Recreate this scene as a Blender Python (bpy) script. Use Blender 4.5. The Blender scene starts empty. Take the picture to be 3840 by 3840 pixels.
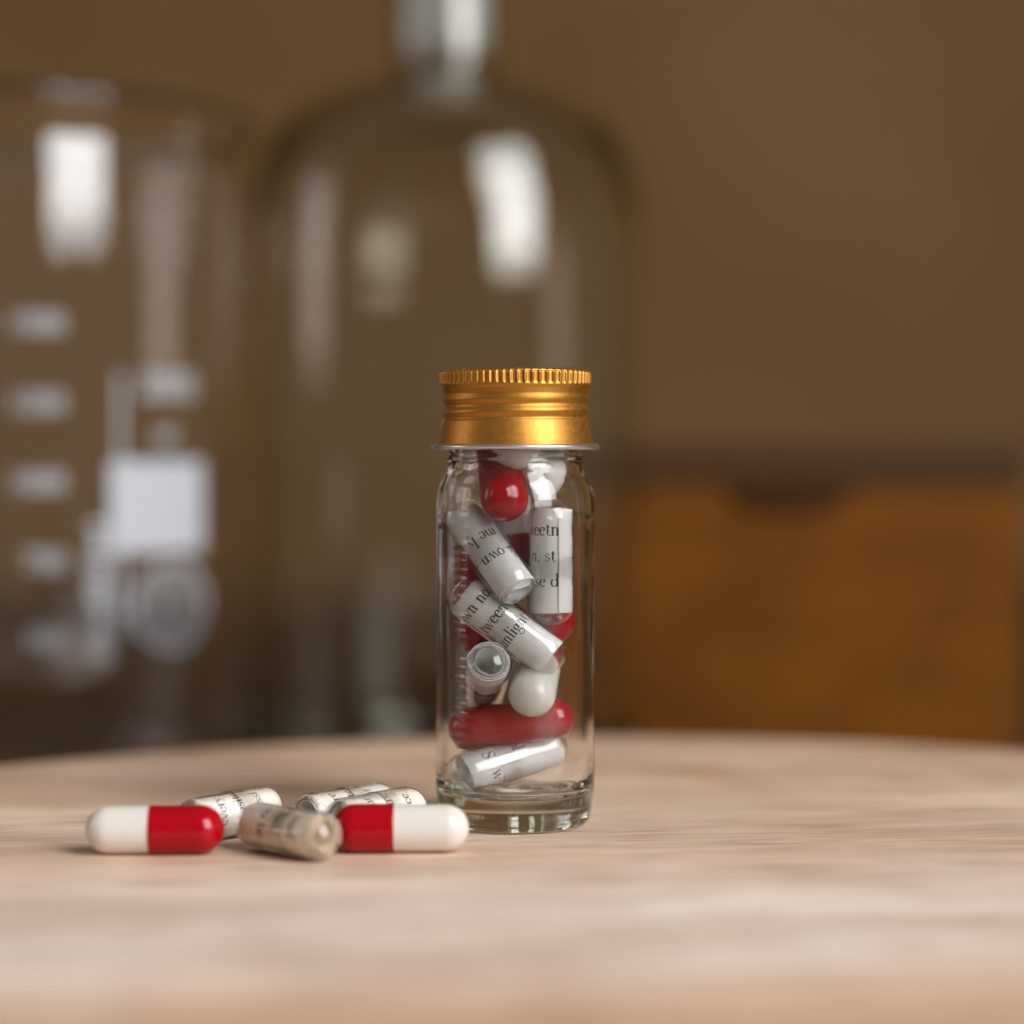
import bpy, math, random
from math import sin, cos, pi, sqrt, radians, exp
from mathutils import Vector, Matrix, noise

# ------------------------------------------------------------------ scene, camera, light
S = bpy.context.scene
COL = S.collection
MM = 0.001
random.seed(7)

cam_d = bpy.data.cameras.new('camera')
cam = bpy.data.objects.new('camera', cam_d)
COL.objects.link(cam)
cam.location = (0, -0.362, 0.058)
cam.rotation_euler = (radians(90 - 1.449), 0, 0)
cam_d.sensor_width = 36
cam_d.sensor_fit = 'HORIZONTAL'
cam_d.lens = 81.56
cam_d.clip_start = 0.005
cam_d.clip_end = 50
cam_d.dof.use_dof = True
cam_d.dof.focus_distance = 0.3515
cam_d.dof.aperture_fstop = 5.4
cam_d.dof.aperture_blades = 8
S.camera = cam

world = bpy.data.worlds.new('World')
S.world = world
world.use_nodes = True
bg = world.node_tree.nodes['Background']
bg.inputs['Color'].default_value = (1.0, 0.86, 0.74, 1)
bg.inputs['Strength'].default_value = 0.16

def area(name, loc, target, sx, sy, power, col):
    l = bpy.data.lights.new(name, 'AREA')
    l.shape = 'RECTANGLE'; l.size = sx; l.size_y = sy
    l.energy = power; l.color = col
    o = bpy.data.objects.new(name, l); COL.objects.link(o)
    o.location = loc
    d = Vector(target) - Vector(loc)
    o.rotation_euler = d.to_track_quat('-Z', 'Y').to_euler()
    return o

area('window_light', (0.96, -0.88, 0.785), (0, 0, 0.03), 0.84, 1.16, 32.0, (0.985, 0.985, 1.0))
area('side_window_light', (-1.35, -0.05, 0.42), (0, 0, 0.05), 0.42, 0.62, 1.9, (1.0, 0.86, 0.86))

S.view_settings.view_transform = 'Standard'
S.view_settings.look = 'None'
S.view_settings.exposure = 0.22
S.view_settings.gamma = 1.0
S.render.engine = 'CYCLES'
cy = S.cycles
cy.max_bounces = 28; cy.transmission_bounces = 28; cy.glossy_bounces = 10
cy.diffuse_bounces = 5; cy.transparent_max_bounces = 16
cy.caustics_refractive = True; cy.caustics_reflective = True
cy.sample_clamp_indirect = 16.0; cy.blur_glossy = 0.6
cy.use_denoising = True

# ------------------------------------------------------------------ materials
def mat(name):
    m = bpy.data.materials.new(name); m.use_nodes = True
    return m, m.node_tree.nodes, m.node_tree.links, m.node_tree.nodes['Principled BSDF']

def nd(nodes, typ, **kw):
    n = nodes.new(typ)
    for k, v in kw.items(): setattr(n, k, v)
    return n

def principled(name, col, rough=0.4, metal=0.0, **inp):
    m, N, L, b = mat(name)
    b.inputs['Base Color'].default_value = (*col, 1)
    b.inputs['Roughness'].default_value = rough
    b.inputs['Metallic'].default_value = metal
    for k, v in inp.items(): b.inputs[k.replace('_', ' ')].default_value = v
    return m

def add_bump(m, scale, strength, dist, stretch=(1, 1, 1), detail=4, coords='Object'):
    N, L = m.node_tree.nodes, m.node_tree.links
    b = N['Principled BSDF'] if 'Principled BSDF' in N else N['Glass']
    tc = nd(N, 'ShaderNodeTexCoord'); mp = nd(N, 'ShaderNodeMapping'); mp.inputs['Scale'].default_value = stretch
    nz = nd(N, 'ShaderNodeTexNoise'); nz.inputs['Scale'].default_value = scale; nz.inputs['Detail'].default_value = detail
    bp = nd(N, 'ShaderNodeBump'); bp.inputs['Strength'].default_value = strength; bp.inputs['Distance'].default_value = dist
    L.new(tc.outputs[coords], mp.inputs[0]); L.new(mp.outputs[0], nz.inputs['Vector'])
    L.new(nz.outputs['Fac'], bp.inputs['Height']); L.new(bp.outputs[0], b.inputs['Normal'])
    return nz

def glass(name, col, ior=1.5, rough=0.0, absorb=None, dens=0):
    m = bpy.data.materials.new(name); m.use_nodes = True
    N, L = m.node_tree.nodes, m.node_tree.links
    N.remove(N['Principled BSDF'])
    g = nd(N, 'ShaderNodeBsdfGlass'); g.name = 'Glass'
    g.inputs['Color'].default_value = (*col, 1); g.inputs['IOR'].default_value = ior; g.inputs['Roughness'].default_value = rough
    L.new(g.outputs[0], N['Material Output'].inputs['Surface'])
    if absorb:
        v = nd(N, 'ShaderNodeVolumeAbsorption'); v.inputs['Color'].default_value = (*absorb, 1); v.inputs['Density'].default_value = dens
        L.new(v.outputs[0], N['Material Output'].inputs['Volume'])
    return m

M = {}
M['vial'] = glass('vial_glass', (1, 1, 1), 1.45, 0.0, (0.66, 0.73, 0.58), 32)
add_bump(M['vial'], 95, 0.35, 0.0004, (1, 1, 0.3), 3)
M['lab'] = glass('laboratory_glass', (1, 1, 1), 1.47, 0.0, (0.62, 0.56, 0.42), 30)
M['lab_dark'] = glass('bottle_glass', (0.985, 0.99, 0.97), 1.5, 0.0, (0.56, 0.49, 0.36), 68)
M['frost'] = principled('ground_glass', (0.86, 0.89, 0.92), 0.45, 0, Transmission_Weight=0.55, IOR=1.5)
M['shell'] = glass('clear_gelatin', (0.999, 0.997, 0.992), 1.39, 0.0)
add_bump(M['shell'], 260, 0.12, 0.0002, (1, 1, 1), 2)

def capsule_mat(name, col, sss, radius):
    m = principled(name, col, 0.13, 0, IOR=1.39)
    b = m.node_tree.nodes['Principled BSDF']
    b.inputs['Subsurface Weight'].default_value = sss
    b.inputs['Subsurface Radius'].default_value = radius
    b.inputs['Subsurface Scale'].default_value = 0.0012
    b.inputs['Coat Weight'].default_value = 0.0
    b.inputs['Coat Roughness'].default_value = 0.08
    add_bump(m, 420, 0.10, 0.0002, (1, 1, 0.35), 3)
    return m
M['red'] = capsule_mat('red_gelatin', (0.34, 0.0004, 0.006), 0.05, (1, .1, .1))
M['white'] = capsule_mat('white_gelatin', (0.94, 0.81, 0.66), 0.5, (1, .8, .55))

def paper_mat(name, col, fleck):
    m, N, L, b = mat(name)
    b.inputs['Roughness'].default_value = 0.75
    tc = nd(N, 'ShaderNodeTexCoord')
    nz = nd(N, 'ShaderNodeTexNoise'); nz.inputs['Scale'].default_value = 900; nz.inputs['Detail'].default_value = 5
    rp = nd(N, 'ShaderNodeValToRGB')
    rp.color_ramp.elements[0].position = 0.32; rp.color_ramp.elements[0].color = (*[c * fleck for c in col], 1)
    rp.color_ramp.elements[1].position = 0.52; rp.color_ramp.elements[1].color = (*col, 1)
    L.new(tc.outputs['Object'], nz.inputs['Vector']); L.new(nz.outputs['Fac'], rp.inputs[0]); L.new(rp.outputs[0], b.inputs['Base Color'])
    bp = nd(N, 'ShaderNodeBump'); bp.inputs['Strength'].default_value = 0.15; bp.inputs['Distance'].default_value = 0.00005
    L.new(nz.outputs['Fac'], bp.inputs['Height']); L.new(bp.outputs[0], b.inputs['Normal'])
    return m
M['paper'] = paper_mat('white_paper', (0.96, 0.95, 0.94), 0.95)
M['tan_paper'] = paper_mat('tan_paper', (0.93, 0.78, 0.62), 0.86)
M['old_paper'] = paper_mat('flecked_paper', (0.96, 0.90, 0.81), 0.86)
M['ink'] = principled('printing_ink', (0.018, 0.026, 0.024), 0.6)
M['enamel'] = principled('white_enamel_print', (0.46, 0.48, 0.51), 0.6)

# gold anodised cap: metal with fine brushed grain
gm = principled('gold_aluminium', (0.50, 0.235, 0.040), 0.45, 1.0, Coat_Weight=0.22, Coat_Roughness=0.35)
add_bump(gm, 500, 0.30, 0.00012, (1, 1, 0.10), 6)
nz2 = nd(gm.node_tree.nodes, 'ShaderNodeTexNoise'); nz2.inputs['Scale'].default_value = 1500; nz2.inputs['Detail'].default_value = 4
mr = nd(gm.node_tree.nodes, 'ShaderNodeMapRange')
mr.inputs['To Min'].default_value = 0.36; mr.inputs['To Max'].default_value = 0.60
tcg = nd(gm.node_tree.nodes, 'ShaderNodeTexCoord')
gm.node_tree.links.new(tcg.outputs['Object'], nz2.inputs['Vector'])
gm.node_tree.links.new(nz2.outputs['Fac'], mr.inputs['Value'])
gm.node_tree.links.new(mr.outputs[0], gm.node_tree.nodes['Principled BSDF'].inputs['Roughness'])
M['gold'] = gm
M['silver'] = principled('bare_aluminium', (0.74, 0.73, 0.75), 0.34, 1.0)
add_bump(M['silver'], 700, 0.25, 0.00015, (1, 1, 1), 5)
M['liner'] = principled('cap_liner', (0.10, 0.09, 0.09), 0.6)

def board_mat():
    m, N, L, b = mat('limed_wood')
    tc = nd(N, 'ShaderNodeTexCoord')
    rot = nd(N, 'ShaderNodeMapping'); rot.inputs['Rotation'].default_value = (0, 0, radians(-7))
    L.new(tc.outputs['Object'], rot.inputs[0])
    # across-grain position, gently bent by a long noise
    sep = nd(N, 'ShaderNodeSeparateXYZ'); L.new(rot.outputs[0], sep.inputs[0])
    mp = nd(N, 'ShaderNodeMapping'); mp.inputs['Scale'].default_value = (5, 22, 5)
    L.new(rot.outputs[0], mp.inputs[0])
    n1 = nd(N, 'ShaderNodeTexNoise'); n1.inputs['Scale'].default_value = 1.0; n1.inputs['Detail'].default_value = 5; n1.inputs['Distortion'].default_value = 0.3
    L.new(mp.outputs[0], n1.inputs['Vector'])
    ma = nd(N, 'ShaderNodeMath', operation='MULTIPLY_ADD'); ma.inputs[1].default_value = 0.050; ma.inputs[2].default_value = -0.025
    L.new(n1.outputs['Fac'], ma.inputs[0])
    ad = nd(N, 'ShaderNodeMath', operation='ADD'); L.new(sep.outputs['Y'], ad.inputs[0]); L.new(ma.outputs[0], ad.inputs[1])
    mr = nd(N, 'ShaderNodeMapRange'); mr.inputs['From Min'].default_value = -0.16; mr.inputs['From Max'].default_value = 0.14
    L.new(ad.outputs[0], mr.inputs['Value'])
    rp = nd(N, 'ShaderNodeValToRGB'); cr = rp.color_ramp
    stops = [(0.00, (.66, .36, .18)), (0.15, (.66, .38, .21)), (0.23, (.60, .36, .19)), (0.32, (.82, .63, .49)),
             (0.39, (.88, .76, .67)), (0.50, (.90, .78, .69)), (0.57, (.84, .66, .53)), (0.62, (.79, .59, .45)),
             (0.67, (.72, .56, .44)), (0.71, (.77, .59, .46)), (0.77, (.79, .61, .45)), (0.84, (.74, .54, .40)), (1.0, (.70, .50, .36))]
    cr.elements[0].position = stops[0][0]; cr.elements[0].color = (*stops[0][1], 1)
    cr.elements[1].position = 1.0; cr.elements[1].color = (*stops[-1][1], 1)
    for p, c in stops[1:-1]:
        e = cr.elements.new(p); e.color = (*c, 1)
    L.new(mr.outputs[0], rp.inputs[0])
    # medium streaks
    mp2 = nd(N, 'ShaderNodeMapping'); mp2.inputs['Scale'].default_value = (14, 190, 14); L.new(rot.outputs[0], mp2.inputs[0])
    n2 = nd(N, 'ShaderNodeTexNoise'); n2.inputs['Scale'].default_value = 1.0; n2.inputs['Detail'].default_value = 6; n2.inputs['Roughness'].default_value = 0.62
    L.new(mp2.outputs[0], n2.inputs['Vector'])
    r2 = nd(N, 'ShaderNodeValToRGB'); r2.color_ramp.elements[0].position = 0.30; r2.color_ramp.elements[0].color = (0.62, 0.56, 0.53, 1)
    r2.color_ramp.elements[1].position = 0.62; r2.color_ramp.elements[1].color = (1.04, 1.03, 1.02, 1)
    L.new(n2.outputs['Fac'], r2.inputs[0])
    mx = nd(N, 'ShaderNodeMix', data_type='RGBA', blend_type='MULTIPLY'); mx.inputs['Factor'].default_value = 0.55
    L.new(rp.outputs[0], mx.inputs['A']); L.new(r2.outputs[0], mx.inputs['B'])
    # soft blotches where the lime wash sits thicker or thinner
    mpb = nd(N, 'ShaderNodeMapping'); mpb.inputs['Scale'].default_value = (17, 48, 17); L.new(rot.outputs[0], mpb.inputs[0])
    nb = nd(N, 'ShaderNodeTexNoise'); nb.inputs['Scale'].default_value = 1.0; nb.inputs['Detail'].default_value = 4; nb.inputs['Distortion'].default_value = 0.7
    L.new(mpb.outputs[0], nb.inputs['Vector'])
    rb = nd(N, 'ShaderNodeValToRGB'); rb.color_ramp.elements[0].position = 0.32; rb.color_ramp.elements[0].color = (0.80, 0.73, 0.67, 1)
    rb.color_ramp.elements[1].position = 0.66; rb.color_ramp.elements[1].color = (1.10, 1.12, 1.14, 1)
    L.new(nb.outputs['Fac'], rb.inputs[0])
    mxb = nd(N, 'ShaderNodeMix', data_type='RGBA', blend_type='MULTIPLY'); mxb.inputs['Factor'].default_value = 1.0
    L.new(mx.outputs['Result'], mxb.inputs['A']); L.new(rb.outputs[0], mxb.inputs['B']); mx = mxb
    # fine pores
    mp3 = nd(N, 'ShaderNodeMapping'); mp3.inputs['Scale'].default_value = (70, 1500, 70); L.new(rot.outputs[0], mp3.inputs[0])
    n3 = nd(N, 'ShaderNodeTexNoise'); n3.inputs['Scale'].default_value = 1.0; n3.inputs['Detail'].default_value = 5; L.new(mp3.outputs[0], n3.inputs['Vector'])
    r3 = nd(N, 'ShaderNodeValToRGB'); r3.color_ramp.elements[0].position = 0.34; r3.color_ramp.elements[0].color = (0.58, 0.50, 0.44, 1)
    r3.color_ramp.elements[1].position = 0.50; r3.color_ramp.elements[1].color = (1, 1, 1, 1)
    L.new(n3.outputs['Fac'], r3.inputs[0])
    mx2 = nd(N, 'ShaderNodeMix', data_type='RGBA', blend_type='MULTIPLY'); mx2.inputs['Factor'].default_value = 0.85
    L.new(mx.outputs['Result'], mx2.inputs['A']); L.new(r3.outputs[0], mx2.inputs['B'])
    # a small resin knot
    gpos = nd(N, 'ShaderNodeVectorMath', operation='SUBTRACT'); gpos.inputs[1].default_value = (0.016, 0.111, 0.0); L.new(tc.outputs['Object'], gpos.inputs[0])
    gsc = nd(N, 'ShaderNodeVectorMath', operation='MULTIPLY'); gsc.inputs[1].default_value = (1.0, 1.3, 0.0); L.new(gpos.outputs[0], gsc.inputs[0])
    gl = nd(N, 'ShaderNodeVectorMath', operation='LENGTH'); L.new(gsc.outputs[0], gl.inputs[0])
    gr = nd(N, 'ShaderNodeMapRange'); gr.inputs['From Min'].default_value = 0.004; gr.inputs['From Max'].default_value = 0.013
    gr.inputs['To Min'].default_value = 0.6; gr.inputs['To Max'].default_value = 0.0; L.new(gl.outputs['Value'], gr.inputs['Value'])
    mx3 = nd(N, 'ShaderNodeMix', data_type='RGBA'); mx3.inputs['B'].default_value = (0.36, 0.18, 0.055, 1)
    L.new(gr.outputs[0], mx3.inputs['Factor']); L.new(mx2.outputs['Result'], mx3.inputs['A'])
    L.new(mx3.outputs['Result'], b.inputs['Base Color'])
    b.inputs['Roughness'].default_value = 0.55
    bp = nd(N, 'ShaderNodeBump'); bp.inputs['Strength'].default_value = 0.35; bp.inputs['Distance'].default_value = 0.0002
    L.new(n3.outputs['Fac'], bp.inputs['Height'])
    bp2 = nd(N, 'ShaderNodeBump'); bp2.inputs['Strength'].default_value = 0.3; bp2.inputs['Distance'].default_value = 0.0008
    L.new(n2.outputs['Fac'], bp2.inputs['Height']); L.new(bp.outputs[0], bp2.inputs['Normal']); L.new(bp2.outputs[0], b.inputs['Normal'])
    return m
M['board'] = board_mat()

def wood(name, c0, c1, rough, sc=(6, 60, 60), spots=None):
    m, N, L, b = mat(name)
    tc = nd(N, 'ShaderNodeTexCoord'); mp = nd(N, 'ShaderNodeMapping'); mp.inputs['Scale'].default_value = sc
    nz = nd(N, 'ShaderNodeTexNoise'); nz.inputs['Scale'].default_value = 1; nz.inputs['Detail'].default_value = 6; nz.inputs['Distortion'].default_value = 0.8
    rp = nd(N, 'ShaderNodeValToRGB')
    rp.color_ramp.elements[0].position = 0.3; rp.color_ramp.elements[0].color = (*c0, 1)
    rp.color_ramp.elements[1].position = 0.7; rp.color_ramp.elements[1].color = (*c1, 1)
    L.new(tc.outputs['Object'], mp.inputs[0]); L.new(mp.outputs[0], nz.inputs['Vector']); L.new(nz.outputs['Fac'], rp.inputs[0])
    out = rp.outputs[0]
    if spots:
        n2 = nd(N, 'ShaderNodeTexNoise'); n2.inputs['Scale'].default_value = 28; n2.inputs['Detail'].default_value = 2
        r2 = nd(N, 'ShaderNodeValToRGB'); r2.color_ramp.elements[0].position = 0.36; r2.color_ramp.elements[0].color = (*spots, 1)
        r2.color_ramp.elements[1].position = 0.56; r2.color_ramp.elements[1].color = (1, 1, 1, 1)
        L.new(tc.outputs['Object'], n2.inputs['Vector']); L.new(n2.outputs['Fac'], r2.inputs[0])
        mx = nd(N, 'ShaderNodeMix', data_type='RGBA', blend_type='MULTIPLY'); mx.inputs['Factor'].default_value = 1
        L.new(out, mx.inputs['A']); L.new(r2.outputs[0], mx.inputs['B']); out = mx.outputs['Result']
    L.new(out, b.inputs['Base Color']); b.inputs['Roughness'].default_value = rough
    b.inputs['Specular IOR Level'].default_value = 0.12 if rough > 0.5 else 0.3
    bp = nd(N, 'ShaderNodeBump'); bp.inputs['Strength'].default_value = 0.2; bp.inputs['Distance'].default_value = 0.0005
    L.new(nz.outputs['Fac'], bp.inputs['Height']); L.new(bp.outputs[0], b.inputs['Normal'])
    return m
M['desk'] = wood('dark_stained_wood', (.024, .012, .005), (.055, .028, .012), 0.38, (4, 50, 50))
M['box'] = wood('varnished_box_wood', (.118, .038, .002), (.180, .060, .003), 0.75, (7, 40, 40), (0.78, 0.72, 0.66))
M['box_lid'] = wood('dark_lid_wood', (.055, .025, .008), (.075, .034, .012), 0.6, (12, 60, 60))
M['box_dark'] = principled('dark_pull_wood', (.05, .018, .006), 0.8, Specular_IOR_Level=0.1)
wm = principled('brown_wall_paint', (0.190, 0.108, 0.043), 0.9, Specular_IOR_Level=0.1)
add_bump(wm, 60, 0.3, 0.002)
_N, _L = wm.node_tree.nodes, wm.node_tree.links
_nz = nd(_N, 'ShaderNodeTexNoise'); _nz.inputs['Scale'].default_value = 4.5; _nz.inputs['Detail'].default_value = 5
_tc = nd(_N, 'ShaderNodeTexCoord'); _rp = nd(_N, 'ShaderNodeValToRGB')
_rp.color_ramp.elements[0].position = 0.3; _rp.color_ramp.elements[0].color = (0.168, 0.092, 0.033, 1)
_rp.color_ramp.elements[1].position = 0.7; _rp.color_ramp.elements[1].color = (0.212, 0.124, 0.052, 1)
_L.new(_tc.outputs['Object'], _nz.inputs['Vector']); _L.new(_nz.outputs['Fac'], _rp.inputs[0]); _L.new(_rp.outputs[0], _N['Principled BSDF'].inputs['Base Color'])
M['wall'] = wm

# ------------------------------------------------------------------ object helpers
def mesh_from(name, verts, faces, m, smooth=None, scale=MM):
    me = bpy.data.meshes.new(name)
    me.from_pydata([(v[0] * scale, v[1] * scale, v[2] * scale) for v in verts], [], faces)
    me.materials.append(m)
    me.validate()
    if smooth is not None:
        me.polygons.foreach_set('use_smooth', [True] * len(me.polygons))
        me.set_sharp_from_angle(angle=radians(smooth))
    me.update()
    return me

def link(name, me, parent=None):
    o = bpy.data.objects.new(name, me); COL.objects.link(o)
    if parent: o.parent = parent
    return o

def obj(name, verts, faces, m, parent=None, smooth=None):
    return link(name, mesh_from(name, verts, faces, m, smooth), parent)

def empty(name, loc=(0, 0, 0)):
    o = bpy.data.objects.new(name, None); COL.objects.link(o)
    o.location = [c * MM for c in loc]; o.empty_display_size = 0.005
    return o

def tag(o, label=None, cat=None, group=None, kind=None):
    if label: o['label'] = label
    if cat: o['category'] = cat
    if group: o['group'] = group
    if kind: o['kind'] = kind
    return o

def lathe(profile, seg, rfun=None, closed=True):
    """profile: list of (r, z). r==0 at an end makes a pole. closed joins last to first when neither end is a pole."""
    V, F, rows = [], [], []
    for r, z in profile:
        if r < 1e-6:
            rows.append([len(V)]); V.append((0, 0, z))
        else:
            rows.append(list(range(len(V), len(V) + seg)))
            for k in range(seg):
                a = 2 * pi * k / seg
                rr = rfun(r, z, a) if rfun else r
                V.append((rr * cos(a), rr * sin(a), z))
    def join(A, B):
        for k in range(seg):
            k2 = (k + 1) % seg
            if len(A) == 1 and len(B) == 1: return
            if len(A) == 1: F.append((A[0], B[k2], B[k]))
            elif len(B) == 1: F.append((A[k], A[k2], B[0]))
            else: F.append((A[k], A[k2], B[k2], B[k]))
    for i in range(len(rows) - 1): join(rows[i], rows[i + 1])
    if closed and len(rows[0]) > 1 and len(rows[-1]) > 1: join(rows[-1], rows[0])
    return V, F

def smooth_path(pts, n=6):
    """Catmull-Rom through (r,z,[sharp]) points."""
    out = []
    P = [Vector(p[:2]) for p in pts]
    for i in range(len(P) - 1):
        p1, p2 = P[i], P[i + 1]
        d1 = max((p2 - p1).length, 1e-6) ** 0.6
        if i > 0 and len(pts[i]) < 3:
            p0 = P[i - 1]; d0 = max((p1 - p0).length, 1e-6) ** 0.6
            m1 = ((p1 - p0) / d0 - (p2 - p0) / (d0 + d1) + (p2 - p1) / d1) * d1
        else: m1 = p2 - p1
        if i + 2 < len(P) and len(pts[i + 1]) < 3:
            p3 = P[i + 2]; d2 = max((p3 - p2).length, 1e-6) ** 0.6
            m2 = ((p2 - p1) / d1 - (p3 - p1) / (d1 + d2) + (p3 - p2) / d2) * d1
        else: m2 = p2 - p1
        for k in range(n):
            t = k / n
            q = p1 * (2 * t ** 3 - 3 * t * t + 1) + m1 * (t ** 3 - 2 * t * t + t) + p2 * (3 * t * t - 2 * t ** 3) + m2 * (t ** 3 - t * t)
            out.append((max(q.x, 0), q.y))
    out.append((P[-1].x, P[-1].y))
    return out

def box(x0, x1, y0, y1, z0, z1, bev=0.0):
    if bev <= 0:
        V = [(x, y, z) for z in (z0, z1) for y in (y0, y1) for x in (x0, x1)]
        F = [(0, 2, 3, 1), (4, 5, 7, 6), (0, 1, 5, 4), (2, 6, 7, 3), (0, 4, 6, 2), (1, 3, 7, 5)]
        return V, F
    import bmesh
    bm = bmesh.new()
    bmesh.ops.create_cube(bm, size=1)
    for v in bm.verts:
        v.co = Vector(((x0 + x1) / 2 + v.co.x * (x1 - x0), (y0 + y1) / 2 + v.co.y * (y1 - y0), (z0 + z1) / 2 + v.co.z * (z1 - z0)))
    bmesh.ops.bevel(bm, geom=list(bm.edges), offset=bev, segments=3, profile=0.6, affect='EDGES')
    bm.verts.index_update()
    V = [tuple(v.co) for v in bm.verts]; F = [tuple(v.index for v in f.verts) for f in bm.faces]
    bm.free()
    return V, F

# ------------------------------------------------------------------ setting
DZ = -30.0   # the dark table lies 30 mm below the top of the round board
V, F = box(-1400, 1400, -700, 1290, DZ - 30, DZ)
tag(obj('tabletop', V, F, M['desk']), kind='structure')
V, F = box(-2500, 2500, 1300, 1340, -800, 2400)
tag(obj('wall', V, F, M['wall']), kind='structure')

# round board on which everything in focus stands
R = 167.0
prof = smooth_path([(0, DZ + .05, 1), (R - 3, DZ + .05), (R - .6, DZ + 1.5), (R, DZ + 5), (R, -6), (R - 1.0, -2.2), (R - 4.0, -.25), (R - 8, 0, 1), (0, 0, 1)], 6)
V, F = lathe(prof, 160, closed=False)
board = obj('round_board', V, F, M['board'], smooth=40)
board.location = (0.018, -0.312 + 0.362 - 0.10, 0)
board.location = (0.018, -0.050, 0)
tag(board, 'pale round wooden board with soft grey and tan grain under the vial and loose capsules', 'board')

# ------------------------------------------------------------------ glass vial with its screw cap
vial = empty('glass_vial', (0.5, 0, 0.05))
tag(vial, 'small clear glass vial with gold screw cap, filled with capsules', 'vial')
outer = [(0, 1.3, 1), (6.0, 1.1), (8.4, 0.55), (9.6, 0.0), (10.5, 0.02), (11.2, 0.45), (11.75, 1.25), (11.95, 2.6), (12.05, 3.6), (12.30, 5.0),
         (12.38, 6.6), (12.38, 20), (12.36, 35), (12.36, 49), (12.32, 51.0), (12.05, 52.6), (11.45, 54.0), (10.80, 55.1), (10.50, 56.0),
         (10.48, 56.8), (10.72, 57.4), (10.52, 58.0), (10.48, 60.0), (10.45, 66.0), (10.35, 69.3), (9.9, 69.7), (9.0, 69.6)]
inner = [(8.75, 69.0), (8.70, 60), (8.72, 57.2), (8.95, 55.6), (9.6, 54.0), (10.35, 52.2), (10.72, 50.0), (10.75, 42), (10.73, 25), (10.75, 16), (10.75, 12), (10.70, 9.0),
         (10.5, 7.2), (9.7, 5.7), (8.0, 4.95), (5.0, 5.1), (0, 5.5, 1)]
prof = []
for (r0_, z0_), (r1_, z1_) in zip(*(lambda q: (q, q[1:]))(smooth_path(outer + inner, 5))):
    m_ = max(1, int(abs(z1_ - z0_) / 0.34))
    prof += [(r0_ + (r1_ - r0_) * k / m_, z0_ + (z1_ - z0_) * k / m_) for k in range(m_)]
prof.append((0, 5.5))
def vial_r(r, z, a):
    p = Vector((cos(a) * 1.2, sin(a) * 1.2, z * 0.045))
    w = 0.065 * noise.noise(p * 1.5)
    if r < 10.8 and z > 5: w = 0.10 * noise.noise(p * 1.8 + Vector((5, 0, 0)))
    sh = exp(-((z - 55.0) / 2.6) ** 2)            # the blown shoulder is uneven, most of all on its left
    side = 0.35 + 0.65 * max(0.0, -cos(a + 0.5))
    w += sh * side * (0.16 * noise.noise(Vector((cos(a) * 4.2, sin(a) * 4.2, z * 0.75))) + 0.05 * noise.noise(Vector((cos(a) * 9, sin(a) * 9, z * 1.9))))
    if r < 10.8 and 8 < z < 54:                   # a ribbed seam runs down the inside at the left front
        d_ = (a - radians(225)) / 0.13
        w += (0.045 + 0.05 * noise.noise(Vector((7, 1, z * 0.23)))) * exp(-d_ * d_) * min(1, (z - 8) / 4) * (sin(z * 4.6 + 2.2 * noise.noise(Vector((0, 3, z * 0.5)))) + 0.6 * sin(z * 7.7 + 1.0))
    if r < 1.0: w = 0
    if z < 1.2: w *= 0.3
    return r + w
V, F = lathe(prof, 192, vial_r, closed=False)
obj('glass_body', V, F, M['vial'], vial, smooth=60)

# gold cap
def cap_profile_r(z, a):
    pts = [(59.4, 12.0), (59.9, 11.95), (61.2, 11.75), (62.6, 11.48), (63.3, 11.36), (64.5, 11.32), (67.4, 11.34), (68.2, 11.5), (68.75, 11.74), (69.2, 11.84), (70.6, 11.86), (71.0, 11.66), (71.2, 11.2)]
    if z <= pts[0][0]: r = pts[0][1]
    elif z >= pts[-1][0]: r = pts[-1][1]
    else:
        for (z0, r0), (z1, r1) in zip(pts, pts[1:]):
            if z0 <= z <= z1:
                t = (z - z0) / (z1 - z0); r = r0 + (r1 - r0) * t
                break
    # rolled thread: a helix that rises to the right and runs out
    af = ((a + pi / 2 + pi) % (2 * pi)) - pi      # 0 at the front, + to the right
    zz = z - 0.19 * af
    w = max(0.0, min(1.0, (z - 63.0) / 0.5)) * max(0.0, min(1.0, (68.0 - z) / 0.7))
    th = 0.21 * cos(2 * pi * (zz - 64.55) / 2.15)
    if zz > 66.2: th *= max(0.0, 1 - (zz - 66.2) / 1.6) * (0.35 + 0.65 * max(0, min(1, (-af + 0.2))))
    r += th * w
    # knurling
    k = max(0.0, min(1.0, (z - 68.85) / 0.28)) * max(0.0, min(1.0, (70.95 - z) / 0.25))
    N_ = 66
    c = abs(cos(N_ * (a + 0.02 * sin(3 * a)) / 2))
    r -= 0.26 * k * (1 - c ** 5)
    return r
seg = 66 * 14
zs = [59.4 + 0.14 * i for i in range(int((71.2 - 59.4) / 0.14) + 1)] + [71.2]
V, F = [], []
for z in zs:
    for k in range(seg):
        a = 2 * pi * k / seg; r = cap_profile_r(z, a)
        V.append((r * cos(a), r * sin(a), z))
for i in range(len(zs) - 1):
    for k in range(seg):
        k2 = (k + 1) % seg
        F.append((i * seg + k, i * seg + k2, (i + 1) * seg + k2, (i + 1) * seg + k))
base = len(zs) * seg - seg
prev = base
for r, z in ((10.8, 71.28), (9.0, 71.30), (4.0, 71.32)):
    st = len(V)
    for k in range(seg): V.append((r * cos(2 * pi * k / seg), r * sin(2 * pi * k / seg), z))
    for k in range(seg):
        k2 = (k + 1) % seg
        F.append((prev + k, prev + k2, st + k2, st + k))
    prev = st
c = len(V); V.append((0, 0, 71.32))
for k in range(seg): F.append((prev + k, prev + (k + 1) % seg, c))
V = [(x, y, 59.4 + (z - 59.4) * 0.973) for x, y, z in V]
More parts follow.
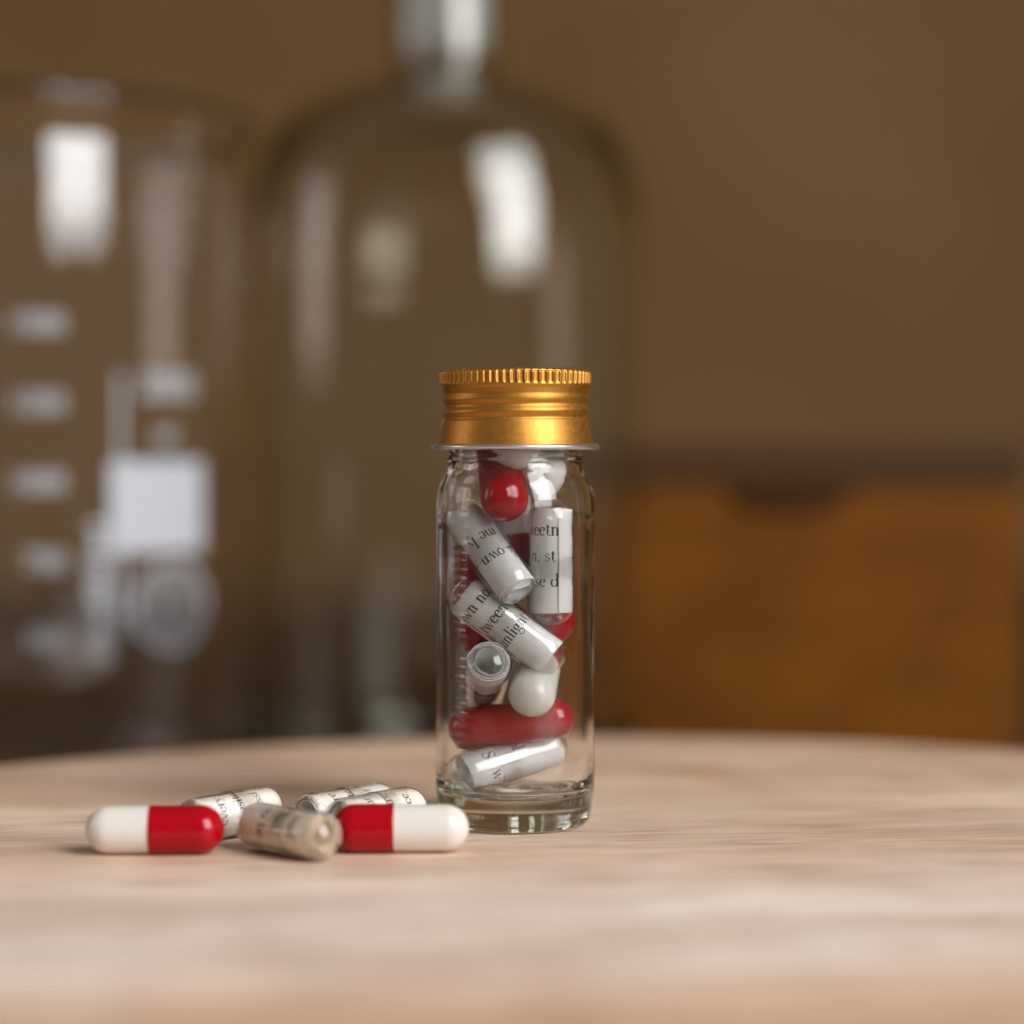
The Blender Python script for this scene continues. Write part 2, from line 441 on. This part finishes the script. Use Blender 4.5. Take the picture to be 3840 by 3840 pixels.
# inner wall of the cap
inn = []
for r, z in ((11.6, 59.4), (10.95, 60.4), (10.85, 69.9), (0, 70.0)): inn.append((r, z))
V2, F2 = lathe(inn, 96, closed=False)
cap = obj('screw_cap', V, F, M['gold'], vial, smooth=35)
obj('cap_lining', V2, F2, M['silver'], cap, smooth=50)
# bare rolled aluminium rim
def rim_r(r, z, a):
    return r + 0.05 * noise.noise(Vector((cos(a) * 3, sin(a) * 3, 0.3)))
prof = [(12.35 + 0.78 * cos(t), 58.95 + 0.47 * sin(t)) for t in [2 * pi * i / 20 for i in range(20)]]
V, F = lathe(prof, 200, rim_r)
V2, F2 = lathe([(12.4, 59.36), (11.0, 59.42), (10.62, 59.2), (10.62, 58.9), (11.1, 58.75), (12.3, 58.58)], 200)
n0 = len(V); V += V2; F += [tuple(i + n0 for i in f) for f in F2]
obj('rolled_rim', V, F, M['silver'], cap, smooth=60)

# ------------------------------------------------------------------ lettering drawn with a broad pen
def bez(p0, p1, p2, p3, n=12):
    return [tuple((1 - t) ** 3 * a + 3 * (1 - t) ** 2 * t * b + 3 * (1 - t) * t * t * c + t ** 3 * d for a, b, c, d in zip(p0, p1, p2, p3)) for t in [i / n for i in range(n + 1)]]
def el(cx, cy_, rx, ry, a0, a1, n=26):
    return [(cx + rx * cos(radians(a0 + (a1 - a0) * i / n)), cy_ + ry * sin(radians(a0 + (a1 - a0) * i / n))) for i in range(n + 1)]
def ln(*p):
    out = []
    for a, b in zip(p, p[1:]):
        out += [(a[0] + (b[0] - a[0]) * i / 5, a[1] + (b[1] - a[1]) * i / 5) for i in range(5)]
    return out + [p[-1]]
TH, TN = 0.118, 0.046
def foot(x, y=0.03, h=0.20): return (ln((x - h, y), (x + h, y)), 0.032)
def flag(x, y=0.98): return (bez((x - .2, y - .13), (x - .12, y - .05), (x - .05, y - .03), (x, y - .02), 4), 0.04)
def stem(x, y0, y1): return (ln((x, y0), (x, y1)), TH)
def arch(x0, x1): return (bez((x0, .70), (x0 + .1, .98), (x1 - .02, 1.12), (x1, .68), 14) , None)
GL = {
 'o': (0.98, [(el(.49, .5, .37, .475, 0, 360, 34), None)]),
 'n': (1.08, [stem(.25, 0, 1), flag(.25), arch(.25, .80), stem(.80, 0, .72), foot(.25), foot(.80)]),
 'm': (1.62, [stem(.25, 0, 1), flag(.25), arch(.25, .80), stem(.80, 0, .72), arch(.80, 1.35), stem(1.35, 0, .72), foot(.25), foot(.80), foot(1.35)]),
 'h': (1.08, [stem(.25, 0, 1.68), flag(.25, 1.68), arch(.25, .80), stem(.80, 0, .72), foot(.25), foot(.80)]),
 'u': (1.08, [stem(.25, .3, .97), flag(.25), (bez((.25, .32), (.27, -.12), (.62, -.04), (.80, .28), 14), None), stem(.80, .05, .97), flag(.80), (ln((.80, .03), (.98, .05)), .03)]),
 'l': (0.52, [stem(.26, 0, 1.68), flag(.26, 1.68), foot(.26)]),
 'i': (0.52, [stem(.26, 0, 1), flag(.26), foot(.26), (el(.25, 1.40, .06, .06, 0, 360, 10), .06)]),
 'e': (0.90, [(ln((.16, .58), (.74, .58)), .034), (el(.46, .5, .34, .475, 12, 318, 32), None)]),
 'c': (0.84, [(el(.46, .5, .34, .475, 48, 318, 30), None), (el(.68, .80, .05, .05, 0, 360, 8), .05)]),
 'd': (1.08, [(el(.46, .5, .34, .475, 40, 320, 30), None), stem(.82, .04, 1.68), flag(.82, 1.68), (ln((.82, .03), (1.0, .06)), .03)]),
 'b': (1.06, [(el(.56, .5, .36, .475, 140, -140, 30), None), stem(.25, .03, 1.68), flag(.25, 1.68)]),
 'p': (1.06, [(el(.56, .5, .36, .475, 140, -140, 30), None), stem(.25, -.6, .97), flag(.25), foot(.25, -.58)]),
 'a': (0.90, [(bez((.18, .74), (.22, 1.08), (.68, 1.08), (.66, .66), 14), None), (ln((.66, .70), (.66, .14)), TH), (bez((.66, .16), (.68, -.02), (.80, .0), (.88, .08), 6), .04),
              (bez((.64, .60), (.34, .52), (.12, .44), (.13, .22), 10), None), (bez((.13, .22), (.16, -.08), (.46, -.04), (.66, .18), 10), None)]),
 's': (0.78, [(bez((.62, .76), (.54, 1.04), (.15, 1.02), (.16, .74), 10), .045), (bez((.16, .74), (.18, .48), (.64, .54), (.64, .25), 12), .085), (bez((.64, .25), (.62, -.05), (.22, -.06), (.13, .22), 10), .045),
              (ln((.63, .70), (.63, .92)), .03), (ln((.12, .06), (.12, .30)), .03)]),
 'S': (1.12, [(bez((.92, 1.22), (.80, 1.62), (.20, 1.60), (.22, 1.15), 12), .05), (bez((.22, 1.15), (.26, .72), (.96, .82), (.95, .38), 14), .11), (bez((.95, .38), (.90, -.08), (.30, -.08), (.15, .34), 12), .05),
              (ln((.93, 1.15), (.93, 1.5)), .035), (ln((.13, .06), (.13, .45)), .035)]),
 't': (0.68, [(ln((.28, 1.28), (.28, .25)), TH), (bez((.28, .28), (.28, -.08), (.50, -.03), (.66, .14), 10), .05), (ln((.06, .95), (.62, .95)), .036)]),
 'r': (0.78, [stem(.25, 0, 1), flag(.25), foot(.25), (bez((.25, .66), (.36, .95), (.5, 1.02), (.68, .90), 8), .055), (el(.66, .88, .05, .05, 0, 360, 8), .05)]),
 'w': (1.42, [(ln((.14, .96), (.46, .02)), .09), (ln((.46, .04), (.72, .9)), .036), (ln((.68, .96), (.98, .02)), .09), (ln((.98, .04), (1.28, .96)), .036), foot(.14, .97, .15), foot(.68, .97, .14), foot(1.28, .97, .13)]),
 'v': (0.98, [(ln((.14, .96), (.48, .02)), .09), (ln((.48, .04), (.84, .96)), .036), foot(.14, .97, .15), foot(.84, .97, .13)]),
 'y': (0.98, [(ln((.14, .96), (.50, .04)), .09), (ln((.84, .96), (.50, .04), (.30, -.46)), .04), foot(.14, .97, .15), foot(.84, .97, .13), (el(.22, -.46, .05, .05, 0, 360, 8), .06)]),
 'k': (1.02, [stem(.25, 0, 1.68), flag(.25, 1.68), foot(.25), (ln((.25, .44), (.74, .95)), .038), (ln((.42, .60), (.84, .03)), .085), foot(.82, .03, .16), foot(.72, .97, .14)]),
 'g': (0.92, [(el(.42, .64, .27, .32, 0, 360, 26), None), (bez((.24, .40), (.06, .26), (.16, .10), (.40, .08), 8), .045), (bez((.40, .08), (.78, .08), (.86, -.06), (.80, -.25), 10), .06),
              (bez((.80, -.25), (.68, -.60), (.12, -.60), (.10, -.28), 12), .045), (bez((.10, -.28), (.10, -.08), (.24, .02), (.34, .08), 8), .045), (ln((.62, .88), (.88, .94)), .05)]),
 ',': (0.46, [(el(.20, .07, .05, .05, 0, 360, 8), .06), (bez((.26, .06), (.30, -.10), (.22, -.25), (.08, -.32), 6), .032)]),
 '(': (0.52, [(bez((.48, 1.62), (.05, 1.05), (.05, .15), (.48, -.42), 14), None)]),
 ' ': (0.62, []),
}
def text_strips(s, h):
    """ribbons (list of lists of (left, right) pairs) for string s, x-height h; returns ribbons and width."""
    x = 0.0; out = []
    for ch in s:
        adv, st = GL[ch]
        for pts, hw in st:
            rib = []
            n = len(pts)
            for i, (px, py) in enumerate(pts):
                a = pts[max(i - 1, 0)]; b = pts[min(i + 1, n - 1)]
                tx, ty = b[0] - a[0], b[1] - a[1]
                l = sqrt(tx * tx + ty * ty) or 1
                tx /= l; ty /= l
                w = hw if hw is not None else TN + (TH - TN) * abs(ty) ** 1.6
                rib.append((((x + px - ty * w) * h, (py + tx * w) * h), ((x + px + ty * w) * h, (py - tx * w) * h)))
            out.append(rib)
        x += adv
    return out, x * h

# ------------------------------------------------------------------ capsules
HL = 6.5         # half distance between the centres of the two domes
RC, RB, TK = 3.53, 3.40, 0.09
def shell_profile(r, zc, z_open, sgn, t=TK):
    o = [(r * cos(a), zc + sgn * r * sin(a)) for a in [pi / 2 * (1 - i / 14) for i in range(15)]]
    o[0] = (0, o[0][1])
    o += [(r, zc - sgn * .25), (r, zc - sgn * 2), (r, z_open + sgn * .6), (r, z_open + sgn * .16), (r, z_open + sgn * .06), (r - .03, z_open)]
    i_ = [(r - t + .02, z_open), (r - t, z_open + sgn * .06), (r - t, z_open + sgn * .16), (r - t, z_open + sgn * .6), (r - t, zc - sgn * 2), (r - t, zc - sgn * .25)]
    q = [((r - t) * cos(a), zc + sgn * (r - t) * sin(a)) for a in [pi / 2 * i / 14 for i in range(15)]]
    q[-1] = (0, q[-1][1])
    return o + i_ + q

_cache = {}
def shell_mesh(kind, m, cut):
    body_end = 2.6
    key = (kind, m.name, cut)
    if key not in _cache:
        if kind == 'cap': p = shell_profile(RC, HL, cut, 1)
        else: p = shell_profile(RB, -(HL + .10), body_end, -1)
        V, F = lathe(p, 72, closed=False)
        if kind != 'cap': F = [f[::-1] for f in F]
        F = [f[::-1] for f in F] if kind == 'cap' else F
        _cache[key] = mesh_from(kind + '_shell', V, F, m, 50)
        import bmesh
        bm = bmesh.new(); bm.from_mesh(_cache[key]); bmesh.ops.recalc_face_normals(bm, faces=bm.faces); bm.to_mesh(_cache[key]); bm.free()
    return _cache[key]

def spiral_r(s, r0, gap, squash, ph):
    """radius of the paper's outer face at unrolled angle s from the loose edge."""
    depth = min(1.0, s / (2 * pi) / 4.5)
    return (r0 - gap * s / (2 * pi)) * (1 - squash * depth * (0.5 + 0.5 * cos(2 * (s + ph))))

def paper_roll(parent, m, flap, rows, r0=3.22, gap=0.20, turns=4.6, L=15.6, squash=0.45, h=1.25, tilt=0.0, z_off=0.0, old=False):
    """rows: list of (text, z, start angle in degrees from the front, + to the right). flap: angle of the loose edge."""
    th = 0.085
    fl = radians(flap)
    rnd = random.Random(hash((flap, L)) % 999)
    n = int(turns * 44)
    V, F = [], []
    jt = [rnd.uniform(-.12, .12) for _ in range(8)]
    def zend(s, sgn):
        i = s / (2 * pi)
        return sgn * (L / 2 + jt[int(i) % 8] * 0.0 + 0.16 * sin(s * 0.6 + sgn) + 0.11 * sgn * i * 0.8) + z_off
    def P(s, dr, z):
        r = spiral_r(s, r0, gap, squash, 0.7 + fl) - dr
        a = fl + s - pi / 2            # angle 0 in "view" terms is local -Y, + to local +X
        return (r * cos(a), r * sin(a), z)
    for i in range(n + 1):
        s = 2 * pi * turns * i / n
        V += [P(s, 0, zend(s, 1)), P(s, 0, zend(s, -1)), P(s, th, zend(s, -1)), P(s, th, zend(s, 1))]
    for i in range(n):
        a, b = 4 * i, 4 * i + 4
        for k in range(4):
            k2 = (k + 1) % 4
            F.append((a + k, b + k, b + k2, a + k2))
    F.append((0, 1, 2, 3)); F.append((4 * n + 3, 4 * n + 2, 4 * n + 1, 4 * n))
    roll = obj('paper_roll', V, F, m, parent, smooth=30)
    TV, TF = [], []
    for text, z, a0 in rows:
        ribs, wdt = text_strips(text, h)
        for rib in ribs:
            st = len(TV)
            for pr in rib:
                for (u, v) in pr:
                    a = radians(a0) + u / r0
                    s = (a - fl) % (2 * pi)
                    if a0 < flap and a > fl - 0.0 and flap < 100: s = (a - fl) + 2 * pi     # runs on under the loose edge
                    zz = z + v + z_off + u * math.tan(tilt)
                    TV.append(P(s, -0.018, zz))
            for i in range(len(rib) - 1):
                TF.append((st + 2 * i, st + 2 * i + 1, st + 2 * i + 3, st + 2 * i + 2))
    if TV: obj('printed_text', TV, TF, M['ink'], roll)
    return roll

def place(root, p0, p1, roll=0.0):
    """local Z runs from p0 to p1 (mm); local -Y turned to face the camera, then rolled."""
    p0, p1 = Vector(p0), Vector(p1)
    c = (p0 + p1) / 2
    z = (p1 - p0).normalized()
    view = (Vector((0, -362, 58)) - c).normalized()
    y = -(view - z * view.dot(z)).normalized()
    x = y.cross(z)
    Mx = Matrix((x, y, z)).transposed() @ Matrix.Rotation(radians(roll), 3, 'Z')
    root.rotation_euler = Mx.to_euler()
    root.location = c * MM

GV, GT = 'capsules packed inside the glass vial', 'loose capsules on the round board'
def solid_capsule(label, p0, p1, cap_m, body_m, group, cut=-0.7):
    t = empty('solid_capsule'); tag(t, label, 'capsule', group)
    link('cap_half', shell_mesh('cap', cap_m, cut), t)
    link('body_half', shell_mesh('body', body_m, cut), t)
    place(t, p0, p1); return t

def clear_capsule(label, p0, p1, rows, group, flap=150, cap_up=True, m=None, roll=0.0, **kw):
    t = empty('clear_capsule'); tag(t, label, 'capsule', group)
    a = link('cap_shell', shell_mesh('cap', M['shell'], -0.7), t)
    b = link('body_shell', shell_mesh('body', M['shell'], -0.7), t)
    if not cap_up:
        a.rotation_euler = (pi, 0, 0); b.rotation_euler = (pi, 0, 0)
    paper_roll(t, m or M['paper'], flap, rows, **kw)
    place(t, p0, p1, roll); return t

X0 = 0.5
def v(x, y, z): return (x + X0 - 0.5, y, z)
# --- inside the vial
clear_capsule('upright clear capsule in the vial, its white paper printed "eetn" with a loose paper edge', v(5.75, -4.3, 34.9), v(5.75, -4.3, 47.9),
    [('weetn', 4.0, -86), ('n, st', 0.05, -65), ('nse d', -3.8, -75), ('(b', 4.0, 68), ('a', 0.05, 66), ('t', -3.8, 64)], GV, flap=21, cap_up=False, L=15.8)
clear_capsule('tilted clear capsule high in the vial, rolled paper end facing out, upside down "me"', v(-7.0, -1.4, 47.6), v(-0.4, -7.1, 38.7),
    [('k own', 1.4, -79), ('me ly', -2.4, -60)], GV, flap=165, cap_up=True, L=15.6, z_off=0.7, squash=0.62, gap=0.27, turns=4.0)
clear_capsule('slanting clear capsule across the middle of the vial, paper printed "unlight"', v(4.6, -5.5, 27.5), v(-5.7, -4.4, 35.2),
    [('own no', 5.0, -84), ('tween', 1.6, -64), ('unlight', -1.9, -68)], GV, flap=170, cap_up=True, L=15.6)
clear_capsule('clear capsule seen end-on in the lower half of the vial, showing its round paper spiral', v(-4.6, 5.4, 20.0), v(-3.5, -6.2, 25.3),
    [('tt, u', 0.9, -40), ('nic', -2.6, -44)], GV, flap=150, cap_up=True, L=17.2, squash=0.05, gap=0.24)
clear_capsule('lowest clear capsule, lying on the floor of the vial with sideways "S" on its paper', v(-6.2, -3.4, 8.55), v(5.2, 2.0, 11.6),
    [('S', -4.9, -50), ('ol', 0.0, -57), ('w', -4.5, 14)], GV, flap=12, cap_up=False, L=15.4, z_off=0.1, squash=0.25, h=1.3)
low_red = solid_capsule('all red capsule lying nearly level low in the vial', v(6.25, -2.5, 16.9), v(-6.7, 0.3, 14.9), M['red'], M['red'], GV)
low_red.scale = (0.95, 0.95, 1)
solid_capsule('capsule in the vial with a round white end facing out and a red back half', v(5.0, 5.0, 27.0), v(3.0, -6.4, 21.1), M['white'], M['red'], GV)
solid_capsule('capsule at the top of the vial with a glossy red round end facing out', v(-3.0, 3.5, 58.3), v(-1.1, -7.1, 51.1), M['red'], M['red'], GV)
solid_capsule('white ended capsule at the top right inside the vial, above the upright paper capsule', v(3.8, 4.4, 64.6), v(4.5, -3.8, 54.7), M['white'], M['red'], GV)
solid_capsule('white capsule highest in the vial, half hidden in its neck', v(-4.6, 3.4, 65.6), v(0.6, -4.6, 59.2), M['white'], M['red'], GV)
solid_capsule('red and white capsule standing at the back of the vial between two paper capsules', v(-0.5, 3.0, 51.2), v(0.4, 3.2, 38.3), M['red'], M['white'], GV)
solid_capsule('all red capsule standing at the back left of the vial behind the slanting paper capsule', v(-5.5, 4.0, 42.5), v(-5.0, 4.5, 29.5), M['red'], M['red'], GV)

solid_capsule('all red capsule behind the upright paper capsule at the right of the vial', v(6.3, 3.2, 44.4), v(6.1, 0.6, 31.6), M['red'], M['red'], GV)

# --- loose on the board
ZR = RC + 0.03
def t3(x, y): return (x, y, ZR)
solid_capsule('leftmost loose capsule on the board, white left half and red right half', t3(-58.2, -27.6), t3(-45.2, -27.2), M['red'], M['white'], GT)
solid_capsule('loose capsule right beside the vial, red left half and white right half', t3(-9.7, -25.9), t3(-22.8, -26.2), M['red'], M['white'], GT, cut=0.9)
clear_capsule('blurred clear paper capsule in front, between the two red and white capsules', t3(-36.9, -24.0), t3(-27.9, -33.4),
    [('so be', -3.6, -62), ('her', -0.2, -50), ('and', 3.2, -50)], GT, flap=170, m=M['tan_paper'], L=15.6, z_off=0.35, gap=0.30, turns=4.2, squash=0.05)
clear_capsule('clear paper capsule behind the leftmost capsule, printed with "posite"', t3(-38.4, -8.1), t3(-46.6, -18.2),
    [('every', 3.5, -30), ('posite', -0.3, -26), ('essi', -4.2, 0)], GT, flap=175, m=M['old_paper'], h=1.12, cap_up=False, L=15.8)
clear_capsule('rearmost clear paper capsule by the vial, its dark spiral end to the left', t3(-21.2, -4.1), t3(-29.6, -14.0),
    [('ere', 3.6, 12), ('ate', 0.0, 16), ('st', -3.9, 28)], GT, flap=175, m=M['old_paper'], h=1.12, cap_up=False, L=16.0, squash=0.05)
clear_capsule('clear paper capsule lying right behind the red and white capsule beside the vial', t3(-16.3, -8.8), t3(-24.5, -18.9),
    [('our', 2.8, 6), ('us', -1.0, 18), ('ce', -5.0, 14)], GT, flap=175, m=M['old_paper'], h=1.15, cap_up=False, L=15.8)

# ------------------------------------------------------------------ text wrapped on a cylinder (printed marks on the laboratory glass)
def font_mesh(s, size, align='CENTER'):
    cu = bpy.data.curves.new('lettering', 'FONT'); cu.body = s; cu.size = size; cu.align_x = align; cu.align_y = 'CENTER'; cu.resolution_u = 4; cu.offset = size * 0.012
    o = bpy.data.objects.new('lettering', cu); COL.objects.link(o)
    bpy.context.view_layer.update()
    me = o.evaluated_get(bpy.context.evaluated_depsgraph_get()).to_mesh()
    V = [tuple(x.co) for x in me.vertices]; F = [tuple(p.vertices) for p in me.polygons]
    o.evaluated_get(bpy.context.evaluated_depsgraph_get()).to_mesh_clear()
    bpy.data.objects.remove(o); bpy.data.curves.remove(cu)
    return V, F
def wrap(Vs, ang, z, r):
    """ang: degrees from local -Y, + to the right."""
    return [(r * cos(radians(ang) - pi / 2 + x / r), r * sin(radians(ang) - pi / 2 + x / r), z + y) for x, y, *_ in Vs]
def grid_patch(w, h, nx=16, ny=4):
    V = [(-w / 2 + w * i / nx, -h / 2 + h * j / ny, 0) for j in range(ny + 1) for i in range(nx + 1)]
    F = [(j * (nx + 1) + i, j * (nx + 1) + i + 1, (j + 1) * (nx + 1) + i + 1, (j + 1) * (nx + 1) + i) for j in range(ny) for i in range(nx)]
    return V, F

# ------------------------------------------------------------------ beaker
bk = empty('beaker', (-128, 226, DZ + .05))
bk.rotation_euler = (0, 0, radians(12.8))      # its print turned to where the photograph shows it
tag(bk, 'large blurred glass beaker with white printed scale, at the left behind', 'beaker')
BR = 60.0
po = smooth_path([(r - 6 if r > 10 else r, z, *q) for r, z, *q in [(0, 0, 1), (54, 0), (61.5, 1.6), (65.2, 6), (66, 13), (66, 60), (66, 120), (66, 156), (66, 162.5), (66.4, 165.0), (67.6, 167.2), (69.0, 168.6), (69.9, 169.8), (69.7, 171.2), (68.7, 171.9)]], 5)
pi_ = smooth_path([(r - 6 if r > 10 else r, z, *q) for r, z, *q in [(67.6, 171.6), (66.4, 170.2), (65.2, 167.8), (64.2, 164), (64.0, 156), (64.0, 120), (64.0, 60), (64.0, 14), (62.8, 7.4), (59.5, 3.6), (53, 2.2), (0, 2.2, 1)]], 5)
V, F = lathe(po + pi_, 160, closed=False)
obj('glass_wall', V, F, M['lab'], bk, smooth=50)
rp = BR + 0.06
BX, BY, BROT = -128.0, 226.0, radians(12.8)
def on_beaker(px):
    """angle on the beaker (degrees from its local -Y) that stands at photograph column px, and its distance."""
    best = None
    for k in range(-80, 85):
        for f in (0, .5):
            a = radians(k + f) + BROT - pi / 2
            X, Y = BX + BR * cos(a), BY + BR * sin(a)
            e = abs(1920 + X * 8700 / (Y + 362) - px)
            if best is None or e < best[0]: best = (e, k + f, Y + 362)
    return best[1], best[2]
def mark(name, Vt, Ft, px, py, m=None):
    d_, D_ = on_beaker(px)
    obj(name, wrap(Vt, d_, 58 - (py - 1700) * D_ / 8700 - DZ, rp), Ft, m or M['enamel'], bk)
for s, py in (('1500', 1215), ('1250', 1513), ('1000', 1812), ('750', 2110), ('500', 2405)):
    Vt, Ft = font_mesh(s, 6.4); mark('volume_mark', Vt, Ft, 140 if len(s) == 4 else 162, py)
Vt, Ft = font_mesh('2000', 8.6); mark('capacity_mark', Vt, Ft, 640, 1450)
Vt, Ft = font_mesh('ml', 6.4); mark('unit_mark', Vt, Ft, 620, 1635)
Vt, Ft = grid_patch(28.5, 21.5); mark('writing_patch', Vt, Ft, 606, 1900)
Vt, Ft = grid_patch(1.1, 62, 1, 8); mark('scale_line', Vt, Ft, 455, 1900)
# illegible upright line of small print: only its strokes read through the blur
Vt, Ft = [], []
rr = random.Random(3)
yy = -17.5
while yy < 16:
    hgt = rr.uniform(0.7, 1.5); wd = rr.uniform(3.4, 6.2)
    n0 = len(Vt); a, b = grid_patch(wd, hgt, 2, 1)
    Vt += [(x + (6.2 - wd) / 2 * rr.choice((0, 1, -.3)), y + yy, 0) for x, y, _ in a]; Ft += [tuple(i + n0 for i in f) for f in b]
    yy += hgt + rr.uniform(0.7, 1.3)
mark('fine_print', Vt, Ft, 368, 2190)
# round emblem: ring with radiating strokes above a band
Vt, Ft = [], []
for k in range(16):
    a0 = 2 * pi * k / 16
    n0 = len(Vt)
    for rd in (0.6, 5.2, 9.0):
        for s_ in (-1, 1):
            aa = a0 + s_ * 0.05
            Vt.append((rd * cos(aa) * 1.15, rd * sin(aa), 0))
    Ft += [(n0, n0 + 1, n0 + 3, n0 + 2), (n0 + 2, n0 + 3, n0 + 5, n0 + 4)]
for k in range(40):
    a0, a1 = 2 * pi * k / 40, 2 * pi * (k + 1) / 40
    n0 = len(Vt)
    Vt += [(rd * cos(aa) * 1.15, rd * sin(aa), 0) for rd, aa in ((9.6, a0), (10.6, a0), (10.6, a1), (9.6, a1))]
    Ft.append((n0, n0 + 1, n0 + 2, n0 + 3))
mark('round_emblem', Vt, Ft, 650, 2275)

# ------------------------------------------------------------------ bottle
bt = empty('stoppered_bottle', (-17.5, 254, DZ + .05))
tag(bt, 'large blurred domed glass bottle with narrow frosted neck, behind the vial', 'bottle')
z0 = -DZ
po = smooth_path([(0, 3, 1), (30, 2), (44, 0), (48.8, 1.5), (51.2, 6), (51.6, 14), (51.6, 60), (51.6, 100), (51.6, z0 + 117), (50.9, z0 + 126), (48.4, z0 + 135), (43.8, z0 + 143), (37.0, z0 + 149.3), (28.5, z0 + 153.2),
                  (21.0, z0 + 155.0), (16.4, z0 + 157.0), (14.6, z0 + 161.0), (14.4, z0 + 166), (14.4, z0 + 190), (16.5, z0 + 197), (17.5, z0 + 201)], 6)
pin = smooth_path([(16.5, z0 + 202.5), (14, z0 + 201.5), (12.2, z0 + 196), (11.8, z0 + 166), (11.9, z0 + 159), (14.2, z0 + 154.0), (19.5, z0 + 151.0), (26.8, z0 + 149.0), (34.4, z0 + 145.0), (40.6, z0 + 139.2), (45.2, z0 + 132.0), (48.0, z0 + 123.0),
                   (49.0, z0 + 112), (49.1, 100), (49.1, 60), (49.1, 16), (47.8, 9), (43, 6), (30, 7), (0, 8, 1)], 6)
V, F = lathe(po + pin, 160, closed=False)
obj('glass_body', V, F, M['lab_dark'], bt, smooth=50)
V, F = lathe(smooth_path([(0, z0 + 163, 1), (9.0, z0 + 163), (10.9, z0 + 165), (11.3, z0 + 180), (12.0, z0 + 196), (13, z0 + 203), (19, z0 + 207), (21, z0 + 213), (19, z0 + 218), (0, z0 + 220, 1)], 6), 96, closed=False)
obj('glass_stopper', V, F, M['frost'], bt, smooth=50)

# ------------------------------------------------------------------ wooden box
bx_ = empty('wooden_box', (73.5, 307, DZ + .05))
bx_.rotation_euler = (0, 0, radians(-1.5))
tag(bx_, 'blurred orange-brown wooden box with darker lid, at the right behind', 'box')
def part(name, x0, x1, y0, y1, z0_, z1, m, bev=1.0, parent=bx_):
    V, F = box(x0, x1, y0, y1, z0_, z1, bev)
    return obj(name, V, F, m, parent, smooth=35)
W = 73.5
part('front_panel', -W, W, 0, 8, 0, 78, M['box'])
part('back_panel', -W, W, 92, 100, 0, 78, M['box'])
part('side_panel', -W, -W + 8, 8.2, 91.8, 0, 78, M['box'])
part('side_panel', W - 8, W, 8.2, 91.8, 0, 78, M['box'])
part('base_panel', -W + 8.2, W - 8.2, 8.2, 91.8, 0, 6, M['box'])
lid = part('lid', -W - 1.5, W + 1.5, -1.5, 101.5, 78.3, 91.5, M['box_lid'], 1.6)
Vh, Fh = [], []
n = 20
for y in (-3.4, -0.2):
    for i in range(n + 1):
        a = pi * i / n
        Vh.append((8 - 17 * cos(a), y, 78.2 - 6.2 * sin(a) ** 0.7))
Fh.append(tuple(range(n + 1))); Fh.append(tuple(range(2 * n + 1, n, -1)))
for i in range(n): Fh.append((i, n + 1 + i, n + 2 + i, i + 1))
Fh.append((0, n, 2 * n + 1, n + 1))
obj('finger_pull', Vh, Fh, M['box_dark'], bx_)
